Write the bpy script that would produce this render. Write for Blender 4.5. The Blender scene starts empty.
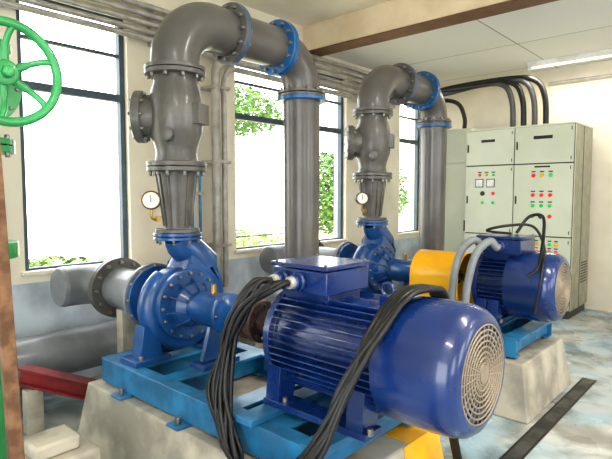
import bpy, bmesh, math, random
from mathutils import Vector, Matrix
random.seed(7)
V=Vector
sc=bpy.context.scene
try:
    sc.view_settings.view_transform='Standard'
    sc.view_settings.look='Medium High Contrast'
except Exception as e:
    print('look',e)

# ---------------------------------------------------------------- materials
def mat(name,col,rough=.5,metal=0.,col2=None,scale=8.,bump=0.,spec=.5,emit=None,es=0.,lo=.4,hi=.62,coat=0.,detail=6,rvar=0.):
    m=bpy.data.materials.new(name); m.use_nodes=True
    nt=m.node_tree; b=nt.nodes['Principled BSDF']
    b.inputs['Base Color'].default_value=(*col,1); b.inputs['Roughness'].default_value=rough
    b.inputs['Metallic'].default_value=metal
    b.inputs['Coat Weight'].default_value=coat; b.inputs['Coat Roughness'].default_value=.12
    if emit: b.inputs['Emission Color'].default_value=(*emit,1); b.inputs['Emission Strength'].default_value=es
    tc=nt.nodes.new('ShaderNodeTexCoord'); n=nt.nodes.new('ShaderNodeTexNoise')
    n.inputs['Scale'].default_value=scale; n.inputs['Detail'].default_value=detail
    nt.links.new(tc.outputs['Object'],n.inputs['Vector'])
    if col2 is None: col2=tuple(c*.8 for c in col)
    cr=nt.nodes.new('ShaderNodeValToRGB'); cr.color_ramp.elements[0].position=lo; cr.color_ramp.elements[1].position=hi
    cr.color_ramp.elements[0].color=(*col2,1); cr.color_ramp.elements[1].color=(*col,1)
    nt.links.new(n.outputs['Fac'],cr.inputs['Fac']); nt.links.new(cr.outputs['Color'],b.inputs['Base Color'])
    if rvar:
        mr=nt.nodes.new('ShaderNodeMapRange'); mr.inputs[1].default_value=.35; mr.inputs[2].default_value=.65
        mr.inputs[3].default_value=rough+rvar; mr.inputs[4].default_value=rough
        nt.links.new(n.outputs['Fac'],mr.inputs[0]); nt.links.new(mr.outputs[0],b.inputs['Roughness'])
    if bump:
        n2=nt.nodes.new('ShaderNodeTexNoise'); n2.inputs['Scale'].default_value=scale*6; n2.inputs['Detail'].default_value=8
        nt.links.new(tc.outputs['Object'],n2.inputs['Vector'])
        bp=nt.nodes.new('ShaderNodeBump'); bp.inputs['Strength'].default_value=bump; bp.inputs['Distance'].default_value=.01
        nt.links.new(n2.outputs['Fac'],bp.inputs['Height']); nt.links.new(bp.outputs['Normal'],b.inputs['Normal'])
    return m
M_wall=mat('wall_paint',(.80,.74,.62),.8,col2=(.72,.66,.54),scale=2,bump=.05)
M_wall_low=mat('wall_paint_lower',(.62,.69,.76),.7,col2=(.38,.43,.49),scale=2.5,bump=.08,detail=10)
M_beam=mat('beam_paint',(.76,.64,.46),.8,col2=(.66,.54,.38),scale=3)
M_trim=mat('brown_trim',(.20,.10,.05),.6)
M_frame=mat('window_frame_metal',(.08,.11,.14),.5,metal=.2)
M_pipe=mat('grey_pipe_paint',(.115,.108,.102),.30,col2=(.085,.079,.074),scale=3,coat=.3,detail=8,rvar=.12)
M_pipe2=mat('grey_pipe_light',(.24,.255,.28),.34,col2=(.17,.18,.20),scale=4,coat=.2,detail=10,rvar=.15)
M_cast=mat('cast_valve_grey',(.125,.118,.11),.36,col2=(.085,.08,.074),scale=6,bump=.18,coat=.2,rvar=.12)
M_bflange=mat('blue_flange',(.012,.12,.32),.35,coat=.3)
M_bolt=mat('steel_bolt',(.26,.25,.23),.35,metal=.8)
M_pump=mat('pump_blue',(.010,.080,.26),.28,col2=(.007,.048,.16),scale=5,coat=.45,bump=.12,rvar=.15)
M_motor=mat('motor_blue',(.007,.036,.175),.24,col2=(.005,.024,.12),scale=4,coat=.6,rvar=.08)
M_framep=mat('frame_blue',(.022,.20,.40),.36,col2=(.02,.12,.25),scale=7,coat=.2,rvar=.2,detail=10)
M_grille=mat('fan_grille',(.36,.30,.23),.5,metal=.3)
M_black=mat('black_rubber',(.010,.010,.011),.42)
M_dark=mat('dark_iron',(.035,.03,.03),.5,metal=.3)
M_rust=mat('rusty_iron',(.10,.045,.03),.6,col2=(.03,.02,.02),scale=20,bump=.3)
M_conc=mat('plinth_concrete',(.50,.46,.38),.85,col2=(.28,.26,.22),scale=4,bump=.4,detail=10)
M_yel=mat('yellow_paint',(.88,.47,.006),.35,col2=(.78,.38,.006),scale=4,coat=.3)
M_red=mat('red_oxide',(.25,.02,.02),.5,col2=(.12,.015,.015),scale=6)
M_green=mat('green_enamel',(.04,.36,.11),.35,col2=(.03,.27,.08),scale=5,coat=.3)
M_wood=mat('wood_post',(.24,.13,.07),.8,col2=(.12,.06,.03),scale=14,bump=.3)
M_cab=mat('cabinet_paint',(.62,.65,.53),.42,col2=(.57,.60,.48),scale=2)
M_cabd=mat('cabinet_gap',(.07,.07,.06),.6)
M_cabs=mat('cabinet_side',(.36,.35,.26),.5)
M_gal=mat('galvanised_conduit',(.48,.46,.42),.38,metal=.25,col2=(.36,.34,.31),scale=10)
M_gcab=mat('grey_flex_conduit',(.24,.26,.28),.5)
M_gcab2=mat('dark_feed_cable',(.09,.09,.095),.45)
M_white=mat('white_enamel',(.8,.8,.78),.3)
M_lens=mat('dial_face',(.85,.83,.75),.2)
M_brass=mat('brass',(.45,.28,.08),.35,metal=.8)
M_lr=mat('lamp_red',(.75,.02,.02),.25,emit=(1,.05,.03),es=.25)
M_lg=mat('lamp_green',(.02,.45,.10),.25,emit=(.05,1,.2),es=.2)
M_ly=mat('lamp_yellow',(.8,.5,.02),.25)
M_leaf=mat('leaf_green',(.13,.25,.05),.6,col2=(.05,.12,.02),scale=3)
M_leaf2=mat('leaf_overexposed',(.40,.50,.22),.6,col2=(.25,.36,.12),scale=3)  # paler green puts the overexposed daylight into the leaf colour
M_bark=mat('bark',(.12,.08,.05),.9)
M_earth=mat('outside_ground',(.62,.54,.40),.9,col2=(.46,.46,.28),scale=.6)
M_tube=mat('fluorescent_tube',(.9,.9,.9),.3,emit=(1,.97,.9),es=.5)
M_water=mat('wet_drain',(.07,.07,.062),.3,col2=(.02,.02,.02),scale=5,detail=10,rvar=.3)

def floor_mat():
    m=bpy.data.materials.new('floor_painted_concrete'); m.use_nodes=True; nt=m.node_tree; b=nt.nodes['Principled BSDF']
    tc=nt.nodes.new('ShaderNodeTexCoord')
    def noise(s,d,dist=0):
        n=nt.nodes.new('ShaderNodeTexNoise'); n.inputs['Scale'].default_value=s; n.inputs['Detail'].default_value=d; n.inputs['Distortion'].default_value=dist
        nt.links.new(tc.outputs['Object'],n.inputs['Vector']); return n
    def ramp(n,a,ca,bb,cb):
        r=nt.nodes.new('ShaderNodeValToRGB'); e=r.color_ramp.elements; e[0].position=a; e[0].color=(*ca,1); e[1].position=bb; e[1].color=(*cb,1)
        nt.links.new(n.outputs['Fac'],r.inputs['Fac']); return r
    base=ramp(noise(1.6,8,.5),.40,(.37,.51,.59),.56,(.55,.57,.55))
    dirt=ramp(noise(3.5,12,.4),.38,(.38,.36,.33),.58,(1,1,1))
    mx=nt.nodes.new('ShaderNodeMix'); mx.data_type='RGBA'; mx.blend_type='MULTIPLY'; mx.inputs[0].default_value=.8
    nt.links.new(base.outputs['Color'],mx.inputs[6]); nt.links.new(dirt.outputs['Color'],mx.inputs[7])
    nt.links.new(mx.outputs[2],b.inputs['Base Color'])
    rr=ramp(noise(2.2,5),.4,(.15,.15,.15),.65,(.5,.5,.5)); nt.links.new(rr.outputs['Color'],b.inputs['Roughness'])
    bp=nt.nodes.new('ShaderNodeBump'); bp.inputs['Strength'].default_value=.15; nt.links.new(noise(25,8).outputs['Fac'],bp.inputs['Height'])
    nt.links.new(bp.outputs['Normal'],b.inputs['Normal']); return m
M_floor=floor_mat()
def ceil_mat():
    m=bpy.data.materials.new('ceiling_panels'); m.use_nodes=True; nt=m.node_tree; b=nt.nodes['Principled BSDF']
    tc=nt.nodes.new('ShaderNodeTexCoord'); br=nt.nodes.new('ShaderNodeTexBrick')
    br.inputs['Color1'].default_value=(.76,.74,.70,1); br.inputs['Color2'].default_value=(.72,.70,.66,1); br.inputs['Mortar'].default_value=(.34,.32,.29,1)
    br.inputs['Scale'].default_value=1.; br.inputs['Mortar Size'].default_value=.008; br.inputs['Brick Width'].default_value=1.9; br.inputs['Row Height'].default_value=1.2
    br.offset=0
    nt.links.new(tc.outputs['Object'],br.inputs['Vector']); nt.links.new(br.outputs['Color'],b.inputs['Base Color']); b.inputs['Roughness'].default_value=.8
    return m
M_ceil=ceil_mat()

# ---------------------------------------------------------------- mesh builder
def basis(axis):
    a=V(axis).normalized(); h=V((0,0,1)) if abs(a.z)<.9 else V((1,0,0))
    x=h.cross(a).normalized(); y=a.cross(x).normalized(); return x,y,a
class B:
    def __init__(s,name,bevel=.003):
        s.name=name; s.bm=bmesh.new(); s.mats=[]; s.bevel=bevel
    def mi(s,m):
        if m not in s.mats: s.mats.append(m)
        return s.mats.index(m)
    def add(s,vs,fs,m,smooth=True):
        i=s.mi(m); bv=[s.bm.verts.new(v) for v in vs]
        for f in fs:
            try:
                fc=s.bm.faces.new([bv[k] for k in f]); fc.material_index=i; fc.smooth=smooth
            except ValueError: pass
    def lathe(s,prof,o,axis,m,seg=40,caps=True):
        x,y,a=basis(axis); o=V(o); vs=[];fs=[];rings=[]
        for t,r in prof:
            if r<1e-6:
                rings.append([len(vs)]); vs.append(o+a*t)
            else:
                rings.append(list(range(len(vs),len(vs)+seg)))
                for k in range(seg):
                    an=2*math.pi*k/seg; vs.append(o+a*t+x*(r*math.cos(an))+y*(r*math.sin(an)))
        for p,q in zip(rings,rings[1:]):
            for k in range(seg):
                k2=(k+1)%seg
                if len(p)==1 and len(q)==1: continue
                if len(p)==1: fs.append((p[0],q[k2],q[k]))
                elif len(q)==1: fs.append((p[k],p[k2],q[0]))
                else: fs.append((p[k],p[k2],q[k2],q[k]))
        if caps:
            for rg in (rings[0],rings[-1]):
                if len(rg)>1: fs.append(tuple(rg))
        s.add(vs,fs,m)
    def cyl(s,p0,p1,r,m,r2=None,seg=24):
        p0=V(p0);p1=V(p1); s.lathe([(0,r),((p1-p0).length,r if r2 is None else r2)],p0,p1-p0,m,seg)
    def box(s,c,size,m,rot=None):
        c=V(c); hx,hy,hz=[d/2 for d in size]
        vs=[V((x*hx,y*hy,z*hz)) for x in(-1,1) for y in(-1,1) for z in(-1,1)]
        if rot is not None: vs=[rot@v for v in vs]
        vs=[c+v for v in vs]
        s.add(vs,[(0,1,3,2),(4,6,7,5),(0,4,5,1),(2,3,7,6),(0,2,6,4),(1,5,7,3)],m,False)
    def bb(s,a,b,m):
        s.box([(i+j)/2 for i,j in zip(a,b)],[abs(j-i) for i,j in zip(a,b)],m)
    def prism(s,pts,thick,m):
        n=len(pts); t=V(thick); vs=[V(p) for p in pts]+[V(p)+t for p in pts]
        fs=[tuple(range(n)),tuple(range(n,2*n))]+[(k,(k+1)%n,n+(k+1)%n,n+k) for k in range(n)]
        s.add(vs,fs,m,False)
    def tube(s,pts,r,m,seg=16,closed=False):
        pts=[V(p) for p in pts]; n=len(pts); R=r if isinstance(r,(list,tuple)) else [r]*n
        vs=[];fs=[]; prev=None
        for i,p in enumerate(pts):
            if closed: d=pts[(i+1)%n]-pts[i-1]
            else: d=pts[min(i+1,n-1)]-pts[max(i-1,0)]
            d.normalize()
            if prev is None: x,_,_=basis(d)
            else:
                x=prev-d*prev.dot(d); x.normalize()
            prev=x; y=d.cross(x)
            for k in range(seg):
                an=2*math.pi*k/seg; vs.append(p+x*(R[i]*math.cos(an))+y*(R[i]*math.sin(an)))
        m_=n if closed else n-1
        for i in range(m_):
            a=i*seg; b=((i+1)%n)*seg
            for k in range(seg):
                k2=(k+1)%seg; fs.append((a+k,a+k2,b+k2,b+k))
        if not closed: fs.append(tuple(range(seg))); fs.append(tuple(range((n-1)*seg,n*seg)))
        s.add(vs,fs,m)
    def torus(s,c,axis,R,r,m,seg=48,ms=10):
        x,y,a=basis(axis); c=V(c)
        s.tube([c+x*(R*math.cos(2*math.pi*k/seg))+y*(R*math.sin(2*math.pi*k/seg)) for k in range(seg)],r,m,ms,True)
    def bolts(s,c,axis,R,n,r,h,m,ph=0):
        x,y,a=basis(axis); c=V(c)
        for k in range(n):
            an=2*math.pi*(k+ph)/n; p=c+x*(R*math.cos(an))+y*(R*math.sin(an))
            s.lathe([(-h/2,r),(h/2,r)],p,a,m,6)
    def flange(s,c,axis,R,th,m,n=12,bm=None,pair=True):
        a=V(axis).normalized(); c=V(c)
        if pair:
            s.lathe([(-th,R),(-.003,R)],c,a,m,40); s.lathe([(.003,R),(th,R)],c,a,m,40); s.lathe([(-.004,R*.9),(.004,R*.9)],c,a,M_dark,32)
            h=th*2+.05
        else:
            s.lathe([(-th/2,R),(th/2,R)],c,a,m,40); h=th+.03
        s.bolts(c,a,R*.86,n,R*.065,h,bm or M_bolt)
    def done(s,parent=None,angle=38):
        bmesh.ops.recalc_face_normals(s.bm,faces=s.bm.faces[:])
        me=bpy.data.meshes.new(s.name); s.bm.to_mesh(me); s.bm.free()
        for m in s.mats: me.materials.append(m)
        try: me.set_sharp_from_angle(angle=math.radians(angle))
        except Exception as e: print(e)
        ob=bpy.data.objects.new(s.name,me); sc.collection.objects.link(ob)
        if s.bevel:
            bv=ob.modifiers.new('bevel','BEVEL'); bv.width=s.bevel; bv.segments=2; bv.limit_method='ANGLE'; bv.angle_limit=math.radians(40); bv.harden_normals=False
        if parent: ob.parent=parent
        return ob
def empty(name,loc=(0,0,0)):
    e=bpy.data.objects.new(name,None); e.empty_display_size=.1; sc.collection.objects.link(e); return e
def fillet(pts,R,n=12):
    pts=[V(p) for p in pts]; out=[pts[0]]
    for i in range(1,len(pts)-1):
        a=(pts[i-1]-pts[i]).normalized(); b=(pts[i+1]-pts[i]).normalized()
        ang=a.angle(b); rr=R[i-1] if isinstance(R,(list,tuple)) else R
        t=rr/math.tan(ang/2); c=pts[i]+(a+b).normalized()*(rr/math.sin(ang/2))
        p0=pts[i]+a*t; p1=pts[i]+b*t; u=p0-c; w=p1-c; tot=u.angle(w)
        for k in range(n+1):
            f=k/n; out.append(c+(u*math.sin((1-f)*tot)+w*math.sin(f*tot))/math.sin(tot))
    out.append(pts[-1]); return out
def smooth(pts,n=8):
    P=[V(p) for p in pts]; P=[P[0]*2-P[1]]+P+[P[-1]*2-P[-2]]; out=[]
    for i in range(1,len(P)-2):
        for k in range(n):
            t=k/n; a,b,c,d=P[i-1:i+3]
            out.append(.5*((2*b)+(c-a)*t+(2*a-5*b+4*c-d)*t*t+(3*b-a-3*c+d)*t**3))
    out.append(P[-2]); return out

# ---------------------------------------------------------------- room
X1=8.0; Y0=-3.5; YB=7.5; ZN=3.42; ZF=3.2; SILL=.9; HEAD=3.0
b=B('floor',0); b.bb((-.2,Y0,-.15),(X1,YB+.2,0),M_floor); b.done()
b=B('wall_window_side',0)
wins=[(-1.6,.5),(1.43,2.29),(3.47,5.33),(6.62,7.28)]  # first opening is out of view, added to let in daylight
b.bb((-.2,Y0,0),(0,YB+.2,SILL-.06),M_wall_low); b.bb((-.2,Y0,SILL-.06),(0,YB+.2,SILL),M_wall)
b.bb((-.2,Y0,HEAD),(0,YB+.2,ZN+.1),M_wall)
y=Y0
for w in wins+[(YB+.2,None)]:
    b.bb((-.2,y,SILL),(0,w[0],HEAD),M_wall); y=w[1]
b.done()
b=B('wall_back',0); b.bb((0,YB,0),(X1,YB+.2,ZN+.1),M_wall); b.done()
b=B('wall_unseen_right',0); yy=Y0  # unseen wall; openings shaped to limit fill and give motor reflections
for a,c in((-1.8,0.0),(1.8,3.4),(4.6,6.0)):
    b.bb((X1,yy,0),(X1+.2,a,ZN+.1),M_wall); b.bb((X1,a,0),(X1+.2,c,.9),M_wall); b.bb((X1,a,3.0),(X1+.2,c,ZN+.1),M_wall); yy=c
b.bb((X1,yy,0),(X1+.2,YB+.2,ZN+.1),M_wall); b.done()
b=B('wall_unseen_front',0)  # unseen wall; its door opening is sized for the fill light
b.bb((-.2,Y0-.2,0),(3.0,Y0,ZN+.1),M_wall); b.bb((6.6,Y0-.2,0),(X1+.2,Y0,ZN+.1),M_wall); b.bb((3.0,Y0-.2,3.1),(6.6,Y0,ZN+.1),M_wall); b.done()
b=B('ceiling',0)
b.bb((-.2,Y0,ZN+.02),(X1,YB+.2,ZN+.2),M_wall)
b.done()
b=B('ceiling_panels',0); b.bb((0.001,4.745,ZF),(X1,YB-.001,ZF+.06),M_ceil); b.done()
b=B('ceiling_beam',.004); b.bb((0,4.5,3.15),(X1,4.72,ZN+.02),M_beam)
b.bb((0,4.488,3.135),(X1,4.74,3.15),M_trim); b.done()
for i,(a,c) in enumerate(wins):
    b=B('window_%d'%(i+1),.003); t=.045
    xs=(-.11,-.05)
    b.bb((xs[0],a,SILL),(xs[1],a+t,HEAD),M_frame); b.bb((xs[0],c-t,SILL),(xs[1],c,HEAD),M_frame)
    for z in (SILL,HEAD-t): b.bb((xs[0],a+t,z),(xs[1],c-t,z+t),M_frame)
    b.bb((xs[0],a+t,2.29),(xs[1],c-t,2.35),M_frame)
    b.bb((xs[0]+.01,a+t,2.66),(xs[1]-.01,c-t,2.685),M_frame)
    mid=[] if c-a<1 else [(a+c)/2]
    for mm in mid:
        for z0,z1 in((SILL+t,2.29),(2.35,HEAD-t)): b.bb((xs[0],mm-.035,z0),(xs[1],mm+.035,z1),M_frame)
    if c-a>1:
        for z in (1.05,1.12): b.bb((-.09,a+t,z),(-.075,mid[0]-.035,z+.012),M_frame)
    b.done()
    b=B('window_sill_%d'%(i+1),.004); b.bb((-.04,a-.03,SILL-.0),(.04,c+.03,SILL+.03),M_wall); b.done()

# exterior
b=B('ground_outside',0); b.bb((-40,-25,-.4),(-.2,45,-.2),M_earth); b.done()
def foliage(name,c,size,n,ls=.09,trunk=True,m=None):
    b=B(name,0); c=V(c); m=m or M_leaf
    for i in range(n):
        while True:
            p=V([random.uniform(-1,1) for _ in range(3)])
            if .35<p.length<1: break
        p=V((p.x*size[0],p.y*size[1],p.z*size[2]))+c
        x,yv,a=basis([random.uniform(-1,1) for _ in range(3)]); l=ls*random.uniform(.6,1.4)
        b.add([p,p+x*l*.5+yv*l*.3,p+x*l,p+x*l*.5-yv*l*.3],[(0,1,2,3)],m,False)
    if trunk:
        b.cyl((c.x,c.y,-.2),(c.x,c.y,c.z+size[2]*.5),.07,M_bark,.04,10)
        for k in range(5):
            an=k*1.3; b.cyl((c.x,c.y,c.z-.2),(c.x+math.cos(an)*size[0]*.7,c.y+math.sin(an)*size[1]*.7,c.z+size[2]*.4),.03,M_bark,.012,8)
    b.done()
foliage('garden_tree',(-3.2,9.7,1.55),(1.2,1.6,1.05),11000)
foliage('garden_tree',(-4.5,6.6,3.25),(1.2,1.9,.55),5500)
foliage('garden_shrub',(-3.2,2.4,.35),(.8,1.6,.32),2600,trunk=False,m=M_leaf)
foliage('garden_shrub',(-3.6,6.6,.3),(.8,1.9,.48),3600,trunk=False,m=M_leaf2)

# ---------------------------------------------------------------- pump trains
PX=1.4; AZ=.84
def volute(b,yc):
    c=V((PX,yc,AZ)); pts=[];R=[]
    n=56
    for k in range(n+1):
        f=k/n; an=math.radians(125)+f*math.radians(325)
        rc=.195+.045*f; tr=.062+.050*f
        pts.append(c+V((0,rc*math.cos(an),rc*math.sin(an)))); R.append(tr)
    for p,r in (((0,.225,.13),.115),((0,.175,.22),.113),((0,.08,.31),.105),((0,.02,.36),.095),((0,0,.40),.088)):
        pts.append(c+V(p)); R.append(r)
    b.tube(pts,R,M_pump,24)
    b.lathe([(-.075,0),(-.075,.19),(-.055,.22),(.06,.22),(.09,.20),(.09,0)],c,(1,0,0),M_pump,48)
def pump_train(yc,motor_x0,motor_x1,guard):
    root=empty('centrifugal_pump')
    b=B('volute_casing'); volute(b,yc); c=V((PX,yc,AZ))
    b.flange((PX,yc,1.25),(0,0,1),.145,.022,M_pump,8)
    b.lathe([(.085,.215),(.112,.215),(.117,.21),(.117,0)],c,(1,0,0),M_pump,48); b.bolts(c+V((.122,0,0)),(1,0,0),.192,16,.011,.03,M_bolt)
    b.lathe([(-.07,.15),(-.12,.125),(-.24,.12)],c,(1,0,0),M_pump,40)
    b.lathe([(-.27,.2),(-.24,.2)],c,(1,0,0),M_pump,40)
    for k in range(10):
        an=2*math.pi*k/10+.2; d=V((0,math.cos(an),math.sin(an))); t=V((0,-math.sin(an),math.cos(an)))*.006
        b.prism([c+d*.12+V((.11,0,0))-t,c+d*.17+V((.11,0,0))-t,c+d*.10+V((.21,0,0))-t,c+d*.08+V((.21,0,0))-t],t*2,M_pump)
    for sg in(-1,1):
        b.prism([(PX-.05,yc+sg*.17,AZ-.16),(PX-.05,yc+sg*.27,AZ-.10),(PX-.05,yc+sg*.30,.55),(PX-.05,yc+sg*.15,.55)],(.1,0,0),M_pump)
        b.bb((PX-.09,yc+sg*.12,.526),(PX+.09,yc+sg*.35,.555),M_pump)
        b.bolts((PX+.06,yc+sg*.30,.56),(0,0,1),.0,1,.014,.03,M_bolt)
    b.done(root)
    b=B('bearing_bracket')
    b.lathe([(.10,.14),(.16,.13),(.20,.085),(.24,.08),(.26,.10),(.44,.10),(.46,.115),(.49,.115),(.50,.08),(.52,.05),(.52,0)],c,(1,0,0),M_pump,40)
    b.bolts(c+V((.49,0,0)),(1,0,0),.10,6,.009,.03,M_bolt)
    b.prism([(PX+.34,yc-.04,AZ-.08),(PX+.34,yc+.04,AZ-.08),(PX+.34,yc+.10,.56),(PX+.34,yc-.10,.56)],(.03,0,0),M_pump)
    b.bb((PX+.29,yc-.13,.526),(PX+.42,yc+.13,.555),M_pump)
    b.cyl((PX+.35,yc,AZ+.08),(PX+.35,yc,AZ+.15),.02,M_brass,.014,12)
    b.done(root)
    b=B('shaft_coupling')
    xe=motor_x0-.035
    b.cyl((PX+.5,yc,AZ),(xe,yc,AZ),.028,M_bolt)
    b.lathe([(0,.055),(.07,.055),(.075,.105),(.13,.105),(.135,.095),(.15,.095),(.155,.11),(.21,.11),(.215,.06),(.29,.06)],(PX+.56,yc,AZ),(1,0,0),M_rust,36)
    b.bolts((PX+.70,yc,AZ),(1,0,0),.085,8,.012,.17,M_dark)
    b.done(root)
    f=B('steel_base_frame'); y0,y1=yc-.38,yc+.38; x0,x1=1.16,2.86
    for sg,ye in((-1,y0),(1,y1)):
        f.bb((x0,ye-.006,.386),(x1,ye+.006,.524),M_framep)
        for z in(.386,.512): f.bb((x0,ye-(0 if sg<0 else .08),z),(x1,ye+(.08 if sg<0 else 0),z+.012),M_framep)
        for xx in (1.3,1.7,2.1,2.5,2.78): f.bb((xx-.005,ye-(.0 if sg<0 else .075),.397),(xx+.005,ye+(.075 if sg<0 else 0),.512),M_framep)
        for xx in (1.45,2.0,2.6): f.bb((xx-.05,ye-(.08 if sg<0 else -.0),.374),(xx+.05,ye+(0 if sg<0 else .08),.386),M_framep); f.bolts((xx,ye+sg*.04,.397),(0,0,1),0,1,.015,.046,M_bolt)
    for xx in (x0+.04,1.42,1.76,2.28,2.58,x1-.04):
        f.bb((xx-.06,y0,.508),(xx+.06,y1,.525),M_framep); f.bb((xx-.005,y0,.40),(xx+.005,y1,.508),M_framep)
    f.done()
    p=B('concrete_plinth',.012); xa,xb,ya,yb=1.08,2.93,yc-.44,yc+.44; s_=.06
    vs=[V(v) for v in((xa-s_,ya-s_,0),(xb+s_,ya-s_,0),(xb+s_,yb+s_,0),(xa-s_,yb+s_,0),(xa,ya,.373),(xb,ya,.373),(xb,yb,.373),(xa,yb,.373))]
    p.add(vs,[(0,1,2,3),(4,5,6,7),(0,1,5,4),(1,2,6,5),(2,3,7,6),(3,0,4,7)],M_conc,False)
    p.done()
    r=B('pipe_reducer'); 
    r.lathe([(1.273,.135),(1.295,.135),(1.296,.078),(1.33,.078),(1.60,.115),(1.64,.12),(1.642,.178),(1.668,.178)],(PX,yc,0),(0,0,1),M_cast,48)
    for k in range(12):
        an=2*math.pi*k/12; d=V((math.cos(an),math.sin(an),0)); t=V((-d.y,d.x,0))*.004
        r.prism([V((PX,yc,1.31))+d*.07-t,V((PX,yc,1.31))+d*.086-t,V((PX,yc,1.63))+d*.127-t,V((PX,yc,1.63))+d*.11-t],t*2,M_cast)
    r.bolts((PX,yc,1.655),(0,0,1),.155,10,.011,.08,M_bolt)
    r.done()
    v=B('check_valve')
    v.lathe([(1.672,.178),(1.70,.178),(1.702,.13),(1.75,.12),(1.80,.13),(1.87,.155),(1.95,.165),(2.04,.16),(2.12,.145),(2.17,.128),(2.21,.128),(2.212,.18),(2.238,.18)],(PX,yc,0),(0,0,1),M_cast,48)
    n=V((-.72,-.69,0)).normalized(); o=V((PX,yc,1.97))
    v.lathe([(.10,.12),(.18,.125),(.182,.155),(.203,.155),(.208,.155),(.23,.155),(.24,.14),(.24,0)],o,n,M_cast,40); v.bolts(o+n*.205,n,.137,10,.011,.08,M_bolt)
    n2=V((.9,.43,0)).normalized(); a=math.atan2(n2.y,n2.x)
    v.box(V((PX,yc,1.98))+n2*.165,(.05,.13,.12),M_cast,Matrix.Rotation(a,3,'Z'))
    n3=V((.6,-.8,0)); v.lathe([(.12,.04),(.175,.04),(.18,.03),(.18,0)],(PX,yc,1.85),n3,M_cast,20)
    v.bolts((PX,yc,2.225),(0,0,1),.157,10,.012,.07,M_bolt); v.done()
    d=B('discharge_pipe'); yl=yc+1.13; za=2.56
    path=fillet([(PX,yc,2.25),(PX,yc,za),(PX,yl,za),(PX,yl,0.0)],[.27,.27],14)
    d.lathe([(2.242,.18),(2.266,.18)],(PX,yc,0),(0,0,1),M_pipe,40)
    d.tube(path,[.145 if q.y<yl-.30 else (.14 if q.z>2.2 else .128) for q in path],M_pipe,36)
    d.flange((PX,yc+.43,za),(0,1,0),.195,.024,M_pipe,12); d.lathe([(-.006,.198),(.006,.198)],(PX,yc+.43,za),(0,1,0),M_bflange)
    d.flange((PX,yc+.87,za),(0,1,0),.195,.026,M_bflange,12)
    d.flange((PX,yl,2.26),(0,0,1),.185,.022,M_pipe,12); d.lathe([(-.05,.188),(-.022,.188)],(PX,yl,2.26),(0,0,1),M_bflange)
    d.lathe([(0,.2),(.025,.2)],(PX,yl,0),(0,0,1),M_pipe)
    d.done()
    s_=B('suction_pipe'); xs=.34
    pth=fillet([(PX-.275,yc,AZ),(xs,yc,AZ),(xs,yc-.27,AZ)],[.2],12)
    s_.tube(pth,.145,M_pipe2,36)
    s_.lathe([(-.03,.215),(0,.215)],(PX-.275,yc,AZ),(1,0,0),M_pipe2); s_.bolts((PX-.275,yc,AZ),(1,0,0),.195,12,.013,.06,M_bolt)
    s_.flange((.66,yc,AZ),(1,0,0),.215,.028,M_pipe,12)
    s_.lathe([(0,.145),(.03,.135),(.05,.08),(.055,0)],(xs,yc-.265,AZ),(0,-1,0),M_pipe2,36)
    s_.bb((.80,yc-.10,0),(.88,yc+.10,AZ-.12),M_conc)
    s_.done()
    g=B('pressure_gauge',.001); dy=-.17
    g.tube(fillet([(PX+.02,yc-.135,1.36),(PX+.02,yc+dy-.02,1.36),(PX+.02,yc+dy-.02,1.43)],.015,6),.008,M_brass,10)
    g.box((PX+.02,yc-.15,1.36),(.03,.03,.03),M_brass)
    ax=V((.8,-.6,0)); gc=V((PX+.02,yc+dy-.02,1.47))
    g.lathe([(-.02,0),(-.02,.055),(.018,.055),(.022,.050)],gc,ax,M_dark,32)
    g.lathe([(.022,.050),(.024,.047),(.0245,.046)],gc,ax,M_brass,32)
    g.lathe([(.0245,.045),(.026,.045),(.027,0)],gc,ax,M_lens,32); 
    g.box(gc+ax*.028+V((0,0,.01)),(.004,.004,.045),M_black)
    g.done()
    motor(yc,motor_x0,motor_x1)
    if guard:
        q=B('coupling_guard',.004); x0_,x1_=1.915,2.34; Rg=.20; vs=[];fs=[]
        N=20
        for xx in(x0_,x1_):
            for rr in(Rg,Rg-.006):
                vs.append(V((xx,yc-rr,.527)))
                for k in range(N+1):
                    an=math.pi-math.pi*k/N; vs.append(V((xx,yc+rr*math.cos(an),AZ+rr*math.sin(an))))
                vs.append(V((xx,yc+rr,.527)))
        L=N+3
        for k in range(L-1):
            fs+= [(k,k+1,2*L+k+1,2*L+k),(L+k,L+k+1,3*L+k+1,3*L+k),(k,k+1,L+k+1,L+k),(2*L+k,2*L+k+1,3*L+k+1,3*L+k)]
        fs+=[(0,L,3*L,2*L),(L-1,2*L-1,4*L-1,3*L-1)]
        q.add(vs,fs,M_yel); 
        q.done()
    return root
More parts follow.
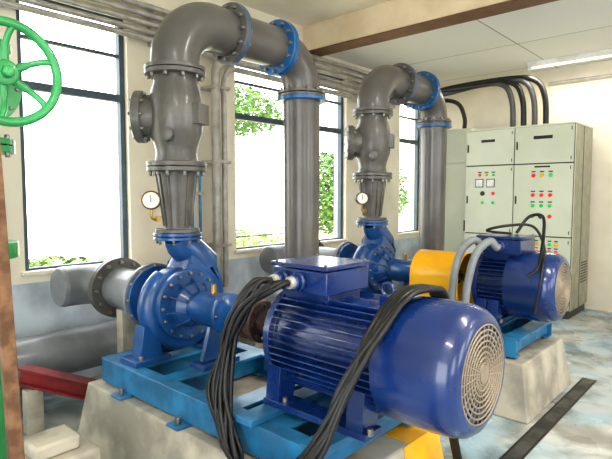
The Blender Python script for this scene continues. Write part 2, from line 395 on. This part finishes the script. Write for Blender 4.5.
def motor(yc,x0,x1):
    root=empty('electric_motor'); c=V((0,yc,AZ)); R=.245; xc=x1-.32
    b=B('finned_body',.0015)
    b.lathe([(x0,0),(x0,.10),(x0+.02,.12),(x0+.03,.21),(x0+.045,.235),(x0+.08,.235),(x0+.085,.205),(xc+.02,.205)],c,(1,0,0),M_motor,56)
    nf=46
    for k in range(nf):
        an=2*math.pi*(k+.5)/nf; d=V((0,math.cos(an),math.sin(an)))
        if d.z>.9 : continue
        t=V((0,-d.z,d.y))*.0035
        b.prism([c+V((x0+.085,0,0))+d*.2-t,c+V((x0+.085,0,0))+d*.238-t,c+V((x0+.1,0,0))+d*R-t,c+V((xc-.01,0,0))+d*R-t,c+V((xc,0,0))+d*.2-t],t*2,M_motor)
    b.bolts(c+V((x0+.04,0,0)),(1,0,0),.215,8,.010,.03,M_bolt)
    b.lathe([(x0-.03,0),(x0-.03,.06),(x0,.075)],c,(1,0,0),M_motor,32)
    for sg in(-1,1):
        ya=yc+sg*.20
        b.bb((x0+.07,ya-.055,.557),(xc-.03,ya+.055,.585),M_motor)
        for xx in(x0+.12,xc-.09): 
            b.prism([(xx-.04,yc+sg*.13,AZ-.16),(xx-.04,yc+sg*.235,AZ-.10),(xx-.04,yc+sg*.25,.58),(xx-.04,yc+sg*.15,.58)],(.08,0,0),M_motor)
            b.bolts((xx+.06,yc+sg*.225,.59),(0,0,1),0,1,.014,.03,M_bolt)
    b.lathe([(0,.012),(.02,.02)],(x1-.42,yc,AZ+.2),(0,0,1),M_motor,16)
    b.torus((x1-.42,yc,AZ+.262),(0,1,0),.028,.008,M_motor,24,8)
    b.bb((x1-.45,yc-.02,AZ+.19),(x1-.39,yc+.02,AZ+.24),M_motor)
    b.done(root)
    b=B('fan_cover',.002)
    b.lathe([(xc-.02,.205),(xc-.02,.252),(xc+.17,.256),(x1-.07,.250),(x1-.035,.240),(x1-.012,.222),(x1,.20),(x1,.188),(x1-.012,.186),(x1-.014,0)],c,(1,0,0),M_motor,72)
    b.lathe([(x1-.013,.186),(x1-.012,0)],c,(1,0,0),M_dark,48)
    for k in range(9): 
        b.torus(c+V((x1-.003,0,0)),(1,0,0),.02+k*.0205,.0042,M_grille,48,6)
    for k in range(28):
        an=2*math.pi*k/28; d=V((0,math.cos(an),math.sin(an))); b.cyl(c+V((x1-.004,0,0))+d*.02,c+V((x1-.004,0,0))+d*.188,.0026,M_grille,seg=6)
    b.lathe([(x1-.006,.035),(x1+.003,.035),(x1+.004,0)],c,(1,0,0),M_grille,24)
    b.done(root)
    b=B('terminal_box',.006)
    xa=x0+.06; xb=xa+.32
    b.bb((xa+.03,yc-.13,AZ+.17),(xb-.03,yc+.10,AZ+.26),M_motor)
    b.bb((xa,yc-.18,AZ+.235),(xb,yc+.12,AZ+.335),M_motor); b.bb((xa-.008,yc-.188,AZ+.34),(xb+.008,yc+.128,AZ+.360),M_motor)
    for xx in(xa+.07,xa+.17): 
        b.lathe([(0,.042),(.02,.042),(.022,.034),(.05,.034),(.052,.024),(.07,.024),(.07,0)],(xx,yc-.18,AZ+.285),(0,-1,0),M_motor,24)
        b.lathe([(.05,.028),(.075,.026),(.075,0)],(xx,yc-.18,AZ+.285),(0,-1,0),M_gal,20)
    for xx in(xa+.015,xb-.015):
        for yy in(yc-.17,yc+.11): b.bolts((xx,yy,AZ+.363),(0,0,1),0,1,.008,.01,M_bolt)
    b.done(root)
    return root
pump_train(1.82,2.36,3.345,False)
pump_train(3.90,2.42,3.04,True)
for yc,x0,x1 in((1.82,2.36,3.33),(3.9,2.42,3.04)):
    b=B('motor_slide_rail')
    for xx in (x0+.12,x1-.47): b.bb((xx-.05,yc-.42,.526),(xx+.05,yc+.42,.556),M_framep)
    b.done()
b=B('plinth_edge_marking',.0); b.bb((2.80,2.259,.3735),(2.93,2.0,.376),M_yel)
b.add([V((2.9315,1.95,.372)),V((2.9315,2.255,.372)),V((2.991,2.30,.01)),V((2.991,1.95,.01)),V((2.935,1.95,.374)),V((2.935,2.255,.374)),V((2.995,2.30,.01)),V((2.995,1.95,.01))],[(0,1,2,3),(4,5,6,7),(0,1,5,4),(1,2,6,5),(2,3,7,6),(3,0,4,7)],M_yel,False)
b.done()

b=B('suction_header_pipe'); b.cyl((.33,-2.5,.36),(.33,7.1,.36),.16,M_pipe2,seg=40)
for yy in(.3,2.6,4.7): b.flange((.33,yy,.36),(0,1,0),.21,.03,M_pipe,12)
for yy in(-1.5,1.0,3.4,5.4): b.bb((.21,yy-.08,0),(.45,yy+.08,.24),M_conc)
b.done()
b=B('red_steel_channel')
p0=V((.60,1.17,.36)); p1=V((1.0,1.47,.27)); dd=(p1-p0); L_=dd.length; rt=dd.to_track_quat('X','Z').to_matrix(); cc=(p0+p1)/2
b.box(cc,(L_,.012,.10),M_red,rt); up=rt@V((0,0,1))
b.box(cc+up*.05,(L_,.09,.012),M_red,rt); b.box(cc-up*.05,(L_,.09,.012),M_red,rt)
b.bb((.64,1.16,0),(.72,1.26,.275),M_conc)
b.done()
b=B('floor_drain',.002)
b.bb((3.03,-1,.0),(3.11,4.6,.004),M_water)
for xx in(3.025,3.115): b.bb((xx-.007,-1,0),(xx+.007,4.6,.006),M_dark)
b.done()
b=B('concrete_block',.015); b.bb((1.5,.80,0),(1.78,1.12,.30),M_conc); b.bb((1.54,.84,.3),(1.72,1.05,.37),M_conc); b.done()
b=B('pvc_pipe'); b.tube(fillet([(1.0,1.18,.05),(1.9,1.25,.05),(1.98,.6,.05)],.1),.03,M_white,16); b.done()
b=B('wooden_post'); b.box((2.11,.63,.86),(.04,.045,1.74),M_wood,Matrix.Rotation(math.radians(1.5),3,'X')@Matrix.Rotation(math.radians(-1.5),3,'Y')); b.done()

root=empty('gate_valve')
hy=.74; hz=1.98; hx=1.86
b=B('handwheel')
b.torus((hx,hy,hz),(1,0,0),.193,.0185,M_green,64,14)
for k in range(6):
    an=2*math.pi*k/6+.35; d=V((0,math.cos(an),math.sin(an))); t=V((0,-d.z,d.y)); o=V((hx,hy,hz))
    b.tube(smooth([o+d*.03+V((-.03,0,0)),o+d*.09+V((-.03,0,0))+t*.012,o+d*.15+V((-.012,0,0))+t*.012,o+d*.193],5),[.017]*6+[.013]*10,M_green,10)
b.lathe([(-.06,.03),(-.06,.05),(-.005,.05),(0,.042),(.0,.022),(.03,.022),(.035,.015),(.035,0)],(hx,hy,hz),(1,0,0),M_green,28)
b.done(root)
b=B('valve_body'); ox=1.3
b.cyl((1.45,hy,hz),(hx-.05,hy,hz),.018,M_bolt)
b.lathe([(.20,.07),(.30,.05),(.42,.04),(.46,.055),(.48,.055)],(ox,hy,hz),(1,0,0),M_green)
b.lathe([(.10,.12),(.17,.13),(.172,.17),(.20,.17),(.205,.17),(.23,.17),(.235,.1),(.28,.06)],(ox,hy,hz),(1,0,0),M_green)
b.bolts((ox+.2,hy,hz),(1,0,0),.15,10,.011,.08,M_bolt)
b.lathe([(1.735,.20),(1.765,.20),(1.767,.12),(1.84,.13),(1.91,.16),(2.05,.16),(2.12,.13),(2.18,.12),(2.182,.2),(2.21,.2)],(ox,hy,0),(0,0,1),M_green)
b.done(root)
b=B('riser_pipe'); b.cyl((ox,hy,.0),(ox,hy,1.73),.125,M_green,seg=36)
b.lathe([(1.70,.2),(1.73,.2)],(ox,hy,0),(0,0,1),M_green); b.bolts((ox,hy,1.735),(0,0,1),.175,10,.013,.1,M_bolt)
b.cyl((ox,hy,2.215),(ox,hy,3.419),.125,M_pipe,seg=36); b.lathe([(1.2,.2),(1.235,.2),(1.24,.2),(1.275,.2)],(ox,hy,0),(0,0,1),M_green)
b.done(root)

root=empty('conduit_bundle')
b=B('conduits')
for i,z in enumerate((3.10,3.03,2.96,2.89,2.83)):
    b.tube([(.09,-2.5,z),(.09,7.2,z)],.024,M_gal,14)
b.done(root)
b=B('conduit_brackets')
for yy in (.9,2.5,3.3,4.6,5.8,6.8): b.bb((0.002,yy-.015,2.79),(.066,yy+.015,3.14),M_gal)
b.done(root)
b=B('vertical_conduit')
for i,(yy,r) in enumerate(((3.10,.042),(3.2,.028))):
    b.tube(fillet([(.16,yy,.6),(.16,yy,2.80-.08*i),(.16,yy+3.0,2.80-.08*i)],.16,12),r,M_gal,18)
for z in(1.0,1.8,2.5): b.bb((0.002,3.04,z),(.2,3.25,z+.03),M_gal)
b.done()
b=B('drain_tube')
for i,xx in enumerate((.1,.14)):
    b.tube([(xx,2.86+.06*i,0),(xx,2.86+.06*i,1.75)],.014,M_framep,12)
b.bb((0.002,2.83,1.5),(.16,2.95,1.53),M_gal)
b.done()

# ---------------------------------------------------------------- control cabinets
def lamp(b,x,y,z,m,r=.014):
    b.lathe([(0,r*1.3),(.006,r*1.3),(.008,r),(.02,r*.85),(.023,0)],(x,y,z),(0,-1,0),m,14)
root=empty('control_cabinet'); FX0,FX1,FY,FB=1.04,2.37,6.62,7.42; XM=1.68
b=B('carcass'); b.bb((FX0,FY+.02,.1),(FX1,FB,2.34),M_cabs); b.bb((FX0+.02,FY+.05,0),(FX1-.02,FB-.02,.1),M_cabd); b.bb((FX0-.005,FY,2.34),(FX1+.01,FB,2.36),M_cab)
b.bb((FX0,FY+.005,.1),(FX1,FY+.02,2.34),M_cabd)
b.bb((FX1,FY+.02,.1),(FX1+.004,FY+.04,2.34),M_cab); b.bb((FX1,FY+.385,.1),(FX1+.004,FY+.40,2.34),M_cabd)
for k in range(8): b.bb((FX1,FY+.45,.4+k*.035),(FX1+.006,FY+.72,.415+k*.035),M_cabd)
b.done(root)
b=B('doors',.004)
rows=[(.115,.985),(1.0,1.875),(1.89,2.335)]
for xa,xb in((FX0+.005,XM-.006),(XM+.006,FX1-.005)):
    for z0,z1 in rows:
        b.bb((xa,FY-.018,z0),(xb,FY+.004,z1),M_cab)
        b.bb((xa+.02,FY-.03,(z0+z1)/2-.05),(xa+.035,FY-.018,(z0+z1)/2+.05),M_dark)
        b.bb((xb-.03,FY-.022,z0+.03),(xb-.02,FY-.018,z0+.07),M_dark); b.bb((xb-.03,FY-.022,z1-.07),(xb-.02,FY-.018,z1-.03),M_dark)
b.done(root)
b=B('indicator_lamps',0); fy=FY-.018
def tag(x,z,w=.05,h=.014,m=None): b.bb((x-w/2,fy-.002,z-h/2),(x+w/2,fy,z+h/2),m or M_dark)
for k,m in enumerate((M_lr,M_ly,M_lg)): 
    lamp(b,1.24+k*.09,fy,1.76,m); lamp(b,1.92+k*.10,fy,1.74,m,.019); tag(1.92+k*.1,1.785); tag(1.24+k*.09,1.795)
for x in(1.92,2.02,2.12):
    lamp(b,x,fy,1.50,M_lr,.018); lamp(b,x,fy,1.37,M_lg,.018); tag(x,1.545); tag(x,1.415)
lamp(b,1.92,fy,1.24,M_lg,.018); lamp(b,2.02,fy,1.24,M_dark,.024); lamp(b,2.12,fy,1.24,M_lr,.018)
for k in range(6):
    lamp(b,1.83+k*.075,fy,.90,(M_lr,M_lg,M_ly)[k%3],.017); lamp(b,1.83+k*.075,fy,.81,(M_lg,M_lr,M_lr)[k%3],.017); lamp(b,1.83+k*.075,fy,.71,(M_lg,M_lg,M_lr)[k%3],.015)
    tag(1.83+k*.075,.94,.04); tag(1.83+k*.075,.85,.04)
for k in range(4): lamp(b,1.22+k*.08,fy,.88,(M_lr,M_lg,M_ly)[k%3],.016); lamp(b,1.22+k*.08,fy,.79,(M_lg,M_lr)[k%2],.016); tag(1.22+k*.08,.92,.04)
lamp(b,1.28,fy,1.52,M_dark,.024); lamp(b,1.42,fy,1.52,M_lr,.018); lamp(b,1.28,fy,1.40,M_lg,.016); lamp(b,1.42,fy,1.40,M_lg,.016)
for x in(1.18,1.33): 
    b.bb((x,fy-.006,1.60),(x+.11,fy,1.71),M_black); b.bb((x+.01,fy-.009,1.61),(x+.10,fy-.006,1.70),M_white)
tag(2.02,2.20,.22,.04); tag(2.02,1.845,.18,.02); tag(1.34,2.2,.18,.035); tag(1.98,.62,.16,.02)
b.done(root)
root=empty('auxiliary_cabinet')
b=B('carcass'); b.bb((.56,6.82,.1),(1.02,7.44,2.42),M_cab); b.bb((.58,6.85,0),(1.0,7.42,.1),M_cabd); b.done(root)
b=B('doors'); b.bb((.57,6.80,1.95),(1.01,6.818,2.4),M_cab); b.bb((.57,6.80,.12),(1.01,6.818,1.94),M_cab); b.bb((.94,6.785,1.0),(.96,6.8,1.15),M_dark); b.done(root)
b=B('wall_conduit'); b.tube([(1.8,7.46,3.0),(7.5,7.46,3.0)],.022,M_gal,12); b.done()
b=B('cabinet_feed_cables',0)
for i in range(4):
    x=1.47+i*.14
    b.tube(smooth([(.14,6.55+i*.06,2.86),(.6,6.9,2.95+i*.02),(x-.45,7.02,3.02+i*.01),(x-.12,7.03,2.98),(x,7.04,2.75),(x+.02,7.05,2.362)],10),.036,M_black if i%2 else M_gcab2,14)
b.tube(smooth([(.14,6.5,2.8),(.5,6.9,2.86),(.72,7.0,2.8),(.80,7.05,2.6),(.80,7.05,2.425)],10),.03,M_black,14)
b.done()
def fluoro(x,y,z,l=1.25,e=28):
    root=empty('fluorescent_light')
    b=B('batten'); b.bb((x,y-.05,z-.05),(x+l,y+.05,z-.001),M_white); b.cyl((x+.04,y,z-.075),(x+l-.04,y,z-.075),.016,M_tube,seg=14)
    for xx in(x+.02,x+l-.02): b.bb((xx-.02,y-.02,z-.1),(xx+.02,y+.02,z-.05),M_white)
    b.done(root)
    ld=bpy.data.lights.new('tube_light','AREA'); ld.shape='RECTANGLE'; ld.size=l; ld.size_y=.1; ld.energy=e; ld.color=(1,.93,.82)
    lo=bpy.data.objects.new('tube_light',ld); lo.location=(x+l/2,y,z-.11); sc.collection.objects.link(lo); lo.parent=root
fluoro(1.70,6.95,ZF,e=16)
fluoro(3.6,2.6,ZN+.018,e=50); fluoro(3.6,.0,ZN+.018,e=40); fluoro(5.6,4.0,ZN+.018,e=40)  # unseen battens added to brighten the room and put soft shine on motors

# ---------------------------------------------------------------- cables on motors
b=B('motor_power_cables',0)
for i in range(11):
    j=lambda s=.024: random.uniform(-s,s)
    o=.013*i
    gx=2.49 if i<6 else 2.59
    pts=[(gx+j(.008),1.57,1.125+j(.006)),(gx-.04+j(),1.50,1.11+j(.01)),(2.37+j(.03),1.45-j(),.95+j(.03)),(2.28+o*.7+j(),1.40+j(),.66+j(.03)),(2.37+o*.9,1.36+j(),.44+j(.04)),(2.62+j(),1.33+j(),.35+o*.5),(2.86+o*.5,1.33+j(),.53+j()),(3.00+j(),1.42,.78+j()),(3.02+o*.3+j(.012),1.55,.978),(3.03+o*.5+j(.012),1.70,1.108),(3.03+o*.6+j(.012),1.85,1.124),(3.03+o*.5,2.0,1.078),(3.02+o*.3,2.135,.85),(3.02+o*.2,2.18,.5),(3.06+o*.2,2.3,.02)]
    b.tube(smooth(pts,9),.0115,M_black,10)
b.done()
b=B('motor_supply_conduits',0)
for i in range(2):
    b.tube(smooth([(2.55+i*.1,3.655,1.125),(2.50+i*.12,3.60,1.17),(2.44+i*.12,3.52,1.08),(2.42+i*.11,3.46,.88),(2.42+i*.10,3.44,.66),(2.43+i*.1,3.40,.38),(2.5+i*.1,3.36,.03)],10),.028,M_gcab,14)
b.tube(smooth([(2.66,4.02,1.21),(2.72,4.1,1.33),(2.82,4.1,1.34),(2.88,3.95,1.22),(2.95,3.64,1.02),(2.9,3.58,.95)],10),.012,M_black,10)
b.tube(smooth([(2.66,3.9,1.21),(2.56,3.7,1.24),(2.70,3.75,1.28),(2.82,3.9,1.27),(2.9,3.9,1.13),(2.98,3.62,1.0),(2.95,3.58,.7)],10),.010,M_black,10)
b.done()
b=B('dosing_pump_motor'); c=V((.29,6.5,.45))
b.lathe([(2.72,0),(2.72,.10),(2.76,.13),(3.15,.13),(3.2,.11),(3.2,0)],c,(1,0,0),M_dark)
b.lathe([(2.69,.05),(2.72,.08)],c,(1,0,0),M_motor)
for k in range(20):
    an=2*math.pi*k/20; d=V((0,math.cos(an),math.sin(an))); t=V((0,-d.z,d.y))*.003
    b.prism([c+V((2.78,0,0))+d*.12-t,c+V((2.78,0,0))+d*.15-t,c+V((3.08,0,0))+d*.15-t,c+V((3.08,0,0))+d*.12-t],t*2,M_dark)
b.bb((3.04,6.36,.16),(3.41,6.64,.34),M_dark); b.bb((3.01,6.28,0),(3.53,6.72,.16),M_conc)
b.done()
# ---------------------------------------------------------------- light + world
w=bpy.data.worlds.new('World'); sc.world=w; w.use_nodes=True; nt=w.node_tree
bg=nt.nodes['Background']; bg.inputs['Color'].default_value=(.95,.98,1,1); bg.inputs['Strength'].default_value=6.0
s=bpy.data.lights.new('sun','SUN'); s.energy=4; s.angle=math.radians(3); s.color=(1,.94,.82)
so=bpy.data.objects.new('sun',s); so.rotation_euler=V((-.35,.25,-.9)).to_track_quat('-Z','Y').to_euler(); sc.collection.objects.link(so)

# ---------------------------------------------------------------- camera
cd=bpy.data.cameras.new('camera'); cd.sensor_width=36; cd.lens=36*515/612; cd.clip_start=.05
co=bpy.data.objects.new('camera',cd); co.location=(4.1,0,1.5)
p=math.radians(3.83)
f=V((-.669*math.cos(p),.743*math.cos(p),-math.sin(p)))
co.rotation_euler=f.to_track_quat('-Z','Y').to_euler(); sc.collection.objects.link(co); sc.camera=co
